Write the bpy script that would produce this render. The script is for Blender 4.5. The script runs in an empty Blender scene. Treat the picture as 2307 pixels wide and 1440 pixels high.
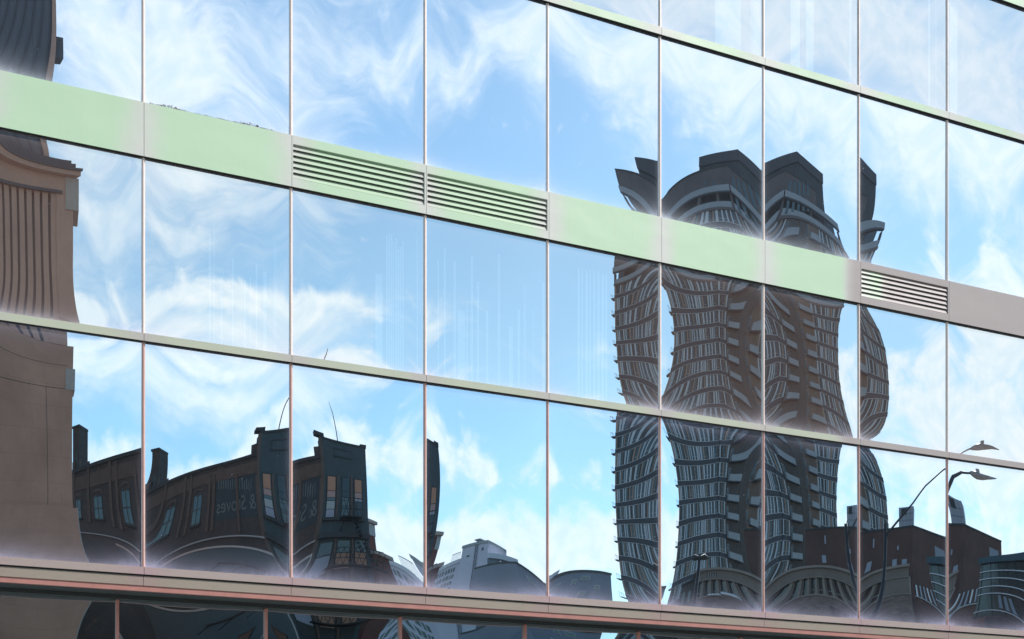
import bpy, bmesh, math, random
from mathutils import Vector, Matrix
random.seed(7)
R = math.radians
scene = bpy.context.scene
col = scene.collection

# ------------------------------------------------------------------ camera
F = 3000.0; CX = 1153.5; HY = 1785.0          # the photograph's focal length, centre column and horizon, in its pixels
ANG = R(25.93); CA, SA = math.cos(ANG), math.sin(ANG)
DCAM = 12.76; ZC = 1.6                         # camera: 12.8 m in front of the facade, eye height
cam = bpy.data.cameras.new('camera')
cam.lens = F/2307*36; cam.sensor_width = 36; cam.sensor_fit = 'HORIZONTAL'
cam.shift_y = (HY-720)/2307; cam.clip_start = 0.1; cam.clip_end = 5000
camo = bpy.data.objects.new('camera', cam); col.objects.link(camo)
camo.location = (0, -DCAM, ZC); camo.rotation_euler = (R(90), 0, -ANG)
scene.camera = camo

# ------------------------------------------------------------------ light
SUN_EL = 44.0; SUN_AZ = 46.0                   # azimuth from the facade's normal (-y) towards +x
sd = Vector((math.sin(R(SUN_AZ))*math.cos(R(SUN_EL)), -math.cos(R(SUN_AZ))*math.cos(R(SUN_EL)), math.sin(R(SUN_EL))))
sun = bpy.data.lights.new('sun', 'SUN'); sun.energy = 3.6; sun.angle = R(0.5); sun.color = (1.0, 0.95, 0.88)
suno = bpy.data.objects.new('sun', sun); col.objects.link(suno)
suno.rotation_euler = sd.to_track_quat('Z', 'Y').to_euler()
scene.view_settings.view_transform = 'Standard'; scene.view_settings.look = 'None'
scene.view_settings.gamma = 1; scene.view_settings.use_curve_mapping = False
scene.view_settings.exposure = 0.36

# ------------------------------------------------------------------ node helper
class NT:
    def __init__(s, tree): s.t = tree; s.n = tree.nodes; s.l = tree.links
    def node(s, kind, **kw):
        n = s.n.new(kind)
        for k, v in kw.items(): setattr(n, k, v)
        return n
    def put(s, sock, v):
        if v is None: return
        if isinstance(v, bpy.types.NodeSocket): s.l.new(v, sock)
        elif isinstance(v, (tuple, list)) and len(v) == 3 and sock.type == 'RGBA': sock.default_value = (*v, 1)
        else: sock.default_value = v
    def m(s, op, a, b=None, c=None, clamp=False):
        n = s.node('ShaderNodeMath', operation=op, use_clamp=clamp)
        s.put(n.inputs[0], a); s.put(n.inputs[1], b); s.put(n.inputs[2], c)
        return n.outputs[0]
    def mix(s, f, a, b, blend='MIX'):
        n = s.node('ShaderNodeMix', data_type='RGBA', blend_type=blend)
        s.put(n.inputs['Factor'], f); s.put(n.inputs[6], a); s.put(n.inputs[7], b)
        return n.outputs[2]
    def step(s, x, lo, hi, a=0.0, b=1.0):
        n = s.node('ShaderNodeMapRange', interpolation_type='SMOOTHSTEP')
        s.put(n.inputs[0], x); s.put(n.inputs[1], lo); s.put(n.inputs[2], hi); s.put(n.inputs[3], a); s.put(n.inputs[4], b)
        return n.outputs[0]
    def noise(s, vec, scale, detail=4, rough=.55, dist=0, dim='3D'):
        n = s.node('ShaderNodeTexNoise', noise_dimensions=dim)
        s.put(n.inputs['Vector'], vec); s.put(n.inputs['Scale'], scale); s.put(n.inputs['Detail'], detail)
        s.put(n.inputs['Roughness'], rough); s.put(n.inputs['Distortion'], dist)
        return n.outputs['Fac']
    def xyz(s, v):
        n = s.node('ShaderNodeSeparateXYZ'); s.put(n.inputs[0], v); return n.outputs
    def comb(s, x, y, z):
        n = s.node('ShaderNodeCombineXYZ'); s.put(n.inputs[0], x); s.put(n.inputs[1], y); s.put(n.inputs[2], z); return n.outputs[0]

# ------------------------------------------------------------------ sky
world = bpy.data.worlds.new('World'); scene.world = world; world.use_nodes = True
w = NT(world.node_tree); w.n.clear()
sky = w.node('ShaderNodeTexSky', sky_type='NISHITA'); sky.sun_disc = False
sky.sun_elevation = R(SUN_EL); sky.sun_rotation = math.atan2(sd.x, sd.y)
sky.air_density = 1.0; sky.dust_density = 0.25; sky.ozone_density = 1.6; sky.altitude = 0
dirv = w.node('ShaderNodeTexCoord').outputs['Generated']
dx, dy, dz = w.xyz(dirv)
az = w.m('MULTIPLY', w.m('ARCTAN2', dx, w.m('MULTIPLY', dy, -1)), 57.29578)
el = w.m('MULTIPLY', w.m('ARCSINE', dz), 57.29578)
def azel(X, Y):
    b = math.atan2(X-CX, F)
    return math.degrees(b)+25.93, math.degrees(math.atan((HY-Y)/F*math.cos(b)))
p = w.comb(az, el, 0)
warp = w.node('ShaderNodeTexNoise'); w.put(warp.inputs['Vector'], p); warp.inputs['Scale'].default_value = .13; warp.inputs['Detail'].default_value = 3
wv = w.node('ShaderNodeVectorMath', operation='MULTIPLY_ADD')
w.put(wv.inputs[0], warp.outputs['Color']); wv.inputs[1].default_value = (6, 6, 0); w.put(wv.inputs[2], p)
mp = w.node('ShaderNodeMapping'); w.put(mp.inputs[0], wv.outputs[0]); mp.inputs['Rotation'].default_value = (0, 0, R(-33)); mp.inputs['Scale'].default_value = (.50, 1.5, 1)
wisp = w.noise(mp.outputs[0], .40, 6, .60, .25)
mp2 = w.node('ShaderNodeMapping'); w.put(mp2.inputs[0], p); mp2.inputs['Scale'].default_value = (1, 1.25, 1); mp2.inputs['Location'].default_value = (3, 7, 0)
puff = w.noise(mp2.outputs[0], .42, 7, .56, .3)
def blob(src_az, src_el, X, Y, rx, ry, rot, amp):
    a0, e0 = azel(X, Y); c, s_ = math.cos(R(rot)), math.sin(R(rot)); rx, ry = rx/52.4, ry/52.4
    ua = w.m('SUBTRACT', src_az, a0); ue = w.m('SUBTRACT', src_el, e0)
    u = w.m('MULTIPLY_ADD', ua, c/rx, w.m('MULTIPLY', ue, s_/rx)); v = w.m('MULTIPLY_ADD', ua, -s_/ry, w.m('MULTIPLY', ue, c/ry))
    d2 = w.m('ADD', w.m('MULTIPLY', u, u), w.m('MULTIPLY', v, v))
    return w.m('MULTIPLY', w.m('EXPONENT', w.m('MULTIPLY', d2, -1)), amp)
waz, wel, _ = w.xyz(wv.outputs[0])
waz = w.m('SUBTRACT', waz, 3.0); wel = w.m('SUBTRACT', wel, 3.0)
CIRRUS = [  # column, row, half sizes, tilt, amount: where thin cloud lies in the sky
 (330, 60, 480, 150, -8, .44), (420, 230, 300, 90, -30, .36), (250, 330, 200, 60, -12, .12), (760, 60, 170, 90, -30, .16),
 (1090, 60, 210, 120, 20, .36), (760, 320, 120, 40, -20, .18), (1010, 330, 330, 130, 0, -.34), (820, 560, 330, 90, 0, -.26),
 (1330, 130, 150, 110, 20, .16), (1560, 60, 300, 100, 0, .32), (1430, 360, 80, 60, 0, .10), (1900, 150, 460, 180, -8, .46), (2250, 300, 260, 160, -20, .36),
 (1960, 470, 150, 90, 0, .05), (2150, 560, 250, 60, 0, -.18), (1250, 520, 140, 160, 0, -.26), (300, 450, 330, 110, -6, .26),
 (330, 730, 420, 60, -7, .34), (760, 730, 240, 50, -8, .30), (1080, 700, 160, 40, -12, .12), (330, 810, 360, 60, -8, .40), (620, 840, 220, 40, -20, .12),
 (1250, 740, 300, 140, 0, -.14), (1000, 920, 500, 60, 0, -.20), (300, 960, 120, 40, 0, -.12), (2180, 700, 300, 60, 0, -.05)]
bias = None
for b in CIRRUS:
    v = blob(waz, wel, *b); bias = v if bias is None else w.m('ADD', bias, v)
cir = w.step(w.m('ADD', wisp, bias), .38, 1.10)
PUFFS = [(300, 705, 330, 42, -4, .44), (640, 700, 260, 34, -6, .34), (2240, 640, 130, 60, 0, .38), (2130, 790, 130, 60, 0, .32), (2060, 960, 150, 60, 0, .30), (2350, 800, 150, 160, 0, .34), (2230, 950, 200, 90, 0, .26),
 (640, 1000, 150, 60, 20, .36), (830, 985, 150, 75, -20, .34), (1060, 1020, 90, 45, -30, .25), (1120, 1070, 60, 30, 0, .2), (1300, 1050, 50, 40, -30, .22), (380, 1080, 200, 60, 0, .3),
 (980, 1000, 60, 120, 30, .2), (1320, 780, 50, 50, 0, .16), (1370, 840, 60, 30, 0, .14), (1960, 840, 90, 70, 0, .22), (1480, 780, 30, 60, 0, .1),
 (700, 1260, 1300, 75, 0, .46), (1700, 1230, 900, 90, 0, .40), (2250, 1060, 260, 90, 0, .22)]
bias = None
for b in PUFFS:
    v = blob(az, el, *b); bias = v if bias is None else w.m('ADD', bias, v)
cum = w.step(w.m('ADD', w.m('MULTIPLY', w.m('SUBTRACT', puff, .5), 1.0), bias), .10, .42)
far = w.step(el, 27, 40)                       # beyond the frame: the same broken cirrus goes on
cloud = w.m('SUBTRACT', 1, w.m('MULTIPLY', w.m('SUBTRACT', 1, w.m('MULTIPLY', cir, .86)), w.m('SUBTRACT', 1, w.m('MULTIPLY', cum, .90))), clamp=True)
up = w.step(el, -2, 0)
cloud = w.m('MULTIPLY', cloud, up)
hs = w.node('ShaderNodeHueSaturation'); w.put(hs.inputs['Color'], sky.outputs[0]); hs.inputs['Saturation'].default_value = 1.0; hs.inputs['Hue'].default_value = .5
bg1 = w.node('ShaderNodeBackground'); bg1.inputs['Strength'].default_value = .13
blue = w.mix(1.0, hs.outputs[0], (.90, 1.10, 1.03), 'MULTIPLY')
w.put(bg1.inputs['Color'], blue)
bg2 = w.node('ShaderNodeBackground'); bg2.inputs['Strength'].default_value = 1.0
shade = w.noise(mp2.outputs[0], .8, 5, .55)
w.put(bg2.inputs['Color'], w.mix(w.step(shade, .3, .7), (.80, .94, 1.02), (.97, 1.03, 1.06)))
mx = w.node('ShaderNodeMixShader'); w.put(mx.inputs[0], cloud); w.l.new(bg1.outputs[0], mx.inputs[1]); w.l.new(bg2.outputs[0], mx.inputs[2])
w.l.new(mx.outputs[0], w.node('ShaderNodeOutputWorld').inputs[0])

# ------------------------------------------------------------------ mesh helpers
def tag(o, label=None, cat=None, group=None, kind=None):
    if label: o['label'] = label
    if cat: o['category'] = cat
    if group: o['group'] = group
    if kind: o['kind'] = kind
    return o
def empty(name, loc=(0, 0, 0), label=None, cat=None, group=None):
    o = bpy.data.objects.new(name, None); col.objects.link(o); o.location = loc; o.empty_display_size = .3
    return tag(o, label, cat, group)
def link(name, mesh, parent=None, kind=None, label=None):
    o = bpy.data.objects.new(name, mesh); col.objects.link(o)
    if parent:
        o.parent = parent
        if parent.type == 'EMPTY': o.location = -Vector(parent.location)   # meshes are built in world coordinates
    return tag(o, label, kind=kind)
class MB:
    def __init__(s): s.v = []; s.f = []
    def hexa(s, p):                                  # 8 corners: bottom ring then top ring
        b = len(s.v); s.v += [tuple(q) for q in p]
        for f in ((0, 3, 2, 1), (4, 5, 6, 7), (0, 1, 5, 4), (1, 2, 6, 5), (2, 3, 7, 6), (3, 0, 4, 7)): s.f.append([b+i for i in f])
    def box(s, x0, x1, y0, y1, z0, z1):
        s.hexa([(x0, y0, z0), (x1, y0, z0), (x1, y1, z0), (x0, y1, z0), (x0, y0, z1), (x1, y0, z1), (x1, y1, z1), (x0, y1, z1)]); return s
    def tube(s, pts, r, n=8):
        pts = [Vector(q) for q in pts]; b = len(s.v); rr = r if isinstance(r, (list, tuple)) else [r]*len(pts)
        for i, q in enumerate(pts):
            t = (pts[min(i+1, len(pts)-1)]-pts[max(i-1, 0)]).normalized()
            a = t.cross(Vector((0, 0, 1))); a = a.normalized() if a.length > .05 else Vector((1, 0, 0)); c = t.cross(a).normalized()
            for k in range(n):
                an = 2*math.pi*k/n; s.v.append(tuple(q+(a*math.cos(an)+c*math.sin(an))*rr[i]))
        for i in range(len(pts)-1):
            for k in range(n): s.f.append([b+i*n+k, b+i*n+(k+1) % n, b+(i+1)*n+(k+1) % n, b+(i+1)*n+k])
        s.f.append([b+k for k in range(n)]); s.f.append([b+(len(pts)-1)*n+k for k in range(n)]); return s
    def build(s, name, mat, parent=None, kind=None, label=None, smooth=False):
        me = bpy.data.meshes.new(name); me.from_pydata(s.v, [], s.f)
        bm = bmesh.new(); bm.from_mesh(me); bmesh.ops.recalc_face_normals(bm, faces=bm.faces); bm.to_mesh(me); bm.free()
        if smooth:
            for q in me.polygons: q.use_smooth = True
        me.materials.append(mat)
        return link(name, me, parent, kind, label)

# ------------------------------------------------------------------ materials
def newmat(name):
    m = bpy.data.materials.new(name); m.use_nodes = True; n = NT(m.node_tree); n.n.clear()
    out = n.node('ShaderNodeOutputMaterial'); return m, n, out
def pri(n, out, base, rough=.6, metal=0, spec=.5, bump=None, bs=.3, bd=.01):
    b = n.node('ShaderNodeBsdfPrincipled'); n.put(b.inputs['Base Color'], base); n.put(b.inputs['Roughness'], rough); n.put(b.inputs['Metallic'], metal)
    b.inputs['Specular IOR Level'].default_value = spec
    if bump is not None:
        bn = n.node('ShaderNodeBump'); n.put(bn.inputs['Height'], bump); bn.inputs['Strength'].default_value = bs; bn.inputs['Distance'].default_value = bd
        n.l.new(bn.outputs[0], b.inputs['Normal'])
    n.l.new(b.outputs[0], out.inputs[0]); return b
def plain(name, c, rough=.6, metal=0, var=.25, scale=2.0, c2=None, bs=.0, spec=.5):
    m, n, out = newmat(name); pos = n.node('ShaderNodeNewGeometry').outputs['Position']
    f = n.noise(pos, scale, 6, .6); f2 = n.noise(pos, scale*7, 3, .6)
    k = n.m('MULTIPLY_ADD', n.m('ADD', f, n.m('MULTIPLY', f2, .5)), var*1.6, 1-var*1.2)
    cc = n.mix(1.0, c, n.comb(k, k, k), 'MULTIPLY')
    if c2: cc = n.mix(n.step(f, .42, .62), cc, c2)
    pri(n, out, cc, rough, metal, spec, f2 if bs else None, bs); return m
def brickmat(name, c1, c2, mortar, sx=.24, sz=.08, rough=.85, patch=None):
    m, n, out = newmat(name); pos = n.node('ShaderNodeNewGeometry').outputs['Position']
    x, y, z = n.xyz(pos); uv = n.comb(n.m('ADD', n.m('MULTIPLY', x, .9), n.m('MULTIPLY', y, .6)), z, 0)
    b = n.node('ShaderNodeTexBrick'); n.put(b.inputs['Vector'], uv); n.put(b.inputs['Color1'], c1); n.put(b.inputs['Color2'], c2); n.put(b.inputs['Mortar'], mortar)
    b.inputs['Scale'].default_value = 1; b.inputs['Brick Width'].default_value = sx; b.inputs['Row Height'].default_value = sz; b.inputs['Mortar Size'].default_value = .01
    f = n.noise(pos, .35, 6, .65); k = n.m('MULTIPLY_ADD', f, .9, .55)
    cc = n.mix(1.0, b.outputs['Color'], n.comb(k, k, k), 'MULTIPLY')
    if patch: cc = n.mix(n.step(n.noise(pos, 1.3, 8, .7), .58, .68), cc, patch)
    pri(n, out, cc, rough, 0, .3); return m

S0, W = 0.9318, 1.42954                          # first joint and panel width along the facade
K0, K1 = -3, 12
XL = S0 + 6.82*W
def panelmat(name, green_amt, grey, green, xlim=None, edge=.17, rough=.42):
    m, n, out = newmat(name); pos = n.node('ShaderNodeNewGeometry').outputs['Position']; x, y, z = n.xyz(pos)
    fr = n.m('FRACT', n.m('DIVIDE', n.m('SUBTRACT', x, S0), W))
    e = n.m('MINIMUM', fr, n.m('SUBTRACT', 1, fr))
    nz = n.noise(pos, 1.7, 4, .6); nz2 = n.noise(n.comb(n.m('MULTIPLY', x, 2), y, n.m('MULTIPLY', z, .6)), 6, 5, .65)
    e = n.m('ADD', e, n.m('MULTIPLY', n.m('SUBTRACT', nz, .5), .34))
    g = n.m('MULTIPLY', n.step(e, -.02, edge+.04), green_amt)
    if xlim: g = n.m('MULTIPLY', g, n.step(n.m('ADD', x, n.m('MULTIPLY', n.m('SUBTRACT', nz, .5), .2)), xlim-.06, xlim+.10, 1, 0))
    gr = n.mix(nz2, grey, tuple(c*.88 for c in grey))
    if xlim: gr = n.mix(n.step(x, xlim-.1, xlim+.2), gr, (.36, .31, .30))
    cc = n.mix(g, gr, green); cc = n.mix(n.m('MULTIPLY', n.step(nz2, .55, .8), .10), cc, (.5, .5, .45))
    run = n.noise(n.comb(n.m('MULTIPLY', x, 22), 0, n.m('MULTIPLY', z, 1.1)), 1.0, 5, .7)
    cc = n.mix(n.m('MULTIPLY', n.step(run, .52, .80), .16), cc, (.40, .42, .36))
    dent = n.noise(n.comb(x, 0, n.m('MULTIPLY', z, 1.4)), 1.6, 2, .5)
    pri(n, out, cc, rough, 0, .45, dent, .35, .02); return m
M_band = panelmat('pale_green_panel', .95, (.60, .59, .55), (.45, .61, .42), XL)
M_bandup = panelmat('pale_green_panel_above', .95, (.60, .59, .55), (.46, .62, .43))
M_barlow = panelmat('green_grey_trim', .62, (.46, .42, .395), (.43, .48, .34), XL-.1)
M_barup = panelmat('pale_green_trim', .9, (.58, .56, .53), (.46, .60, .42), edge=.3)
def ledgemat(name, c):
    m, n, out = newmat(name); pos = n.node('ShaderNodeNewGeometry').outputs['Position']; x, y, z = n.xyz(pos)
    fr = n.m('FRACT', n.m('DIVIDE', n.m('SUBTRACT', x, S0), W)); e = n.m('MINIMUM', fr, n.m('SUBTRACT', 1, fr))
    st = n.noise(n.comb(n.m('MULTIPLY', x, 1.5), y, n.m('MULTIPLY', z, 3)), 5, 6, .65)
    f = n.m('MULTIPLY', n.step(n.m('ADD', e, n.m('MULTIPLY', n.m('SUBTRACT', st, .5), .3)), 0, .25), 1)
    cc = n.mix(f, (c[0]*1.05, c[1]*.92, c[2]*1.02), c); cc = n.mix(n.m('MULTIPLY', n.step(st, .5, .75), .25), cc, (c[0]*.7, c[1]*.66, c[2]*.6))
    pri(n, out, cc, .4, .25, .5); return m
M_ledge1 = ledgemat('bronze_grey_ledge', (.40, .32, .295))
M_ledge2 = ledgemat('brown_grey_ledge', (.33, .275, .225))
M_red = plain('red_painted_steel', (.38, .17, .145), .45, 0, .3, 6)
M_black = plain('black_shadow_gap', (.012, .013, .015), .8, 0, .1)
M_soffit = plain('dark_soffit', (.035, .042, .042), .6, 0, .2, 5)
M_groove = plain('dark_joint', (.16, .11, .10), .7, 0, .1)
M_mull = plain('pale_anodised_mullion', (.86, .80, .76), .35, 0, .08, 5)
M_cap = plain('copper_mullion_cap', (.56, .30, .25), .38, .35, .3, 8)
M_cap2 = plain('pink_mullion_cap', (.80, .62, .56), .4, .05, .2, 8)
M_mulllow = plain('worn_pink_mullion', (.76, .56, .50), .4, .05, .3, 6)
M_redmull = plain('salmon_mullion', (.62, .27, .22), .4, .2, .3, 8)
M_slat = panelmat('louver_slat_paint', .85, (.52, .50, .47), (.42, .56, .38), XL+.55)
M_room = plain('dark_office_interior', (.03, .034, .038), .8, 0, .4, .7)
M_blind = plain('white_blind_fabric', (.90, .92, .92), .8, 0, .1, 3)
M_debris = plain('dry_mauve_debris', (.24, .19, .20), .9, 0, .5, 30)

def glassmat(name, tint, glow_bot, glow_top, glow_side, trans=.16, glow_speck_tint=(.78, .78, .92), veil=.0, veilc=(.5, .6, .7)):
    m, n, out = newmat(name)
    uv = n.node('ShaderNodeUVMap', uv_map='UVMap').outputs[0]; u, v, _ = n.xyz(uv)
    pos = n.node('ShaderNodeNewGeometry').outputs['Position']; x, y, z = n.xyz(pos)
    gl = n.node('ShaderNodeBsdfGlossy'); gl.inputs['Roughness'].default_value = 0.0; n.put(gl.inputs['Color'], tint)
    tr = n.node('ShaderNodeBsdfTransparent'); n.put(tr.inputs[0], (.8, .9, .95))
    a = n.node('ShaderNodeMixShader'); a.inputs[0].default_value = trans; n.l.new(gl.outputs[0], a.inputs[1]); n.l.new(tr.outputs[0], a.inputs[2])
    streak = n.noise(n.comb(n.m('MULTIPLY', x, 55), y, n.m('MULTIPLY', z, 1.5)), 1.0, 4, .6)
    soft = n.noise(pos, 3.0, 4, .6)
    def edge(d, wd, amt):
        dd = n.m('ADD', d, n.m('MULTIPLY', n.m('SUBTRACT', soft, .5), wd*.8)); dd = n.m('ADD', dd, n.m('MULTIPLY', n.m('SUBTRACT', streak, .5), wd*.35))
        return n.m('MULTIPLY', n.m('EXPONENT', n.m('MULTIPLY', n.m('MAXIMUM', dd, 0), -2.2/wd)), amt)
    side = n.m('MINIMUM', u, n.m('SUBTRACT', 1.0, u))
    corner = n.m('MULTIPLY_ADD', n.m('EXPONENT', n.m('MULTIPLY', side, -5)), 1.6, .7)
    d = n.m('MULTIPLY', edge(v, .075, glow_bot), corner)  # soft pale glow painted into the colour along the pane's edges
    d = n.m('ADD', d, edge(n.m('SUBTRACT', 1, v), .07, glow_top))
    d = n.m('ADD', d, edge(side, .035, glow_side))
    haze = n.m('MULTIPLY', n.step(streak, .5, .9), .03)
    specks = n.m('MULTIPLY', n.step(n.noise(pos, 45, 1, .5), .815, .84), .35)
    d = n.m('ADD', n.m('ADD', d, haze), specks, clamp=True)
    df0 = n.node('ShaderNodeBsdfDiffuse'); n.put(df0.inputs[0], glow_speck_tint)
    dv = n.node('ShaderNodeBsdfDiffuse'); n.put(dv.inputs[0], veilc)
    vm = n.m('MULTIPLY_ADD', n.noise(pos, .9, 4, .6), veil*.9, veil*.55)  # thin painted haze over the whole pane, lifting its dark reflections
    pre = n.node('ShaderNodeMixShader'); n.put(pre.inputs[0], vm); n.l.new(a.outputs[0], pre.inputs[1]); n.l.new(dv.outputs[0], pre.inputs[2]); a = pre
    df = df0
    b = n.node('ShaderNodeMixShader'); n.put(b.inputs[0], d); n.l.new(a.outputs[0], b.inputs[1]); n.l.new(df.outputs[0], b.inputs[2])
    n.l.new(b.outputs[0], out.inputs[0]); return m
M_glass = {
 'r4': glassmat('mirror_glass_lower', (.80, .86, .91), .28, .22, .12, trans=.08, glow_speck_tint=(.60, .58, .78), veil=.014, veilc=(.30, .40, .50)),
 'r3': glassmat('mirror_glass_middle', (.96, 1.0, 1.0), .32, .18, .07, trans=.23, glow_speck_tint=(.80, .74, .84), veil=.07, veilc=(.60, .40, .36)),
 'r2': glassmat('mirror_glass_upper', (.90, .94, 1.0), .32, .08, .14, trans=.14, glow_speck_tint=(.82, .84, .96), veil=.04, veilc=(.45, .50, .62)),
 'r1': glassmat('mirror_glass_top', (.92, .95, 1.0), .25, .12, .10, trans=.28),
 'r0': glassmat('storefront_glass', (.62, .74, .80), .1, .10, .10, trans=.12, glow_speck_tint=(.35, .38, .42))}

# ------------------------------------------------------------------ ground
def sheet(name, x0, x1, y0, y1, z, mat):
    return tag(link(name, (lambda me: (me.from_pydata([(x0, y0, z), (x1, y0, z), (x1, y1, z), (x0, y1, z)], [], [(0, 1, 2, 3)]), me.materials.append(mat), me)[2])(bpy.data.meshes.new(name))), kind='structure')
M_asph = plain('asphalt', (.05, .05, .052), .9, 0, .4, .6)
M_pave = plain('concrete_paving', (.30, .29, .27), .85, 0, .3, 1.5)
M_white = plain('white_road_paint', (.7, .7, .68), .7, 0, .2, 3)
M_earth = plain('city_ground', (.16, .16, .15), .9, 0, .4, .05)
sheet('ground', -1500, 1500, -1500, 1500, -.02, M_earth)
sheet('road', -300, 300, -26, -15, 0.0, M_asph)
MB().box(-300, 300, -15, 6, -.2, .13).build('pavement', M_pave, kind='structure')
MB().box(-300, 300, -30, -26, -.2, .13).build('pavement', M_pave, kind='structure')
sheet('road_marking', -300, 300, -20.6, -20.48, .004, M_white)

# ------------------------------------------------------------------ the office building
office = empty('office_building', (S0, 0, 0), 'mirror glass office facade with pale green spandrel band, louvers and bronze ledge', 'building')
def jx(k): return S0 + k*W
Zled2, Zled1, ZgapT = 3.543, 3.646, 3.664
ROW = {'r4': (3.717, 5.842), 'r3': (5.914, 7.575), 'r2': (8.083, 10.140), 'r1': (10.225, 11.886), 'r5': (12.39, 14.45)}
AMP = {'r4': .0097, 'r3': .0086, 'r2': .0095, 'r1': .009, 'r5': .009, 'r0': .011}
GY = .04                                         # the glass sits 5 cm behind the face of the panels
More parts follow.
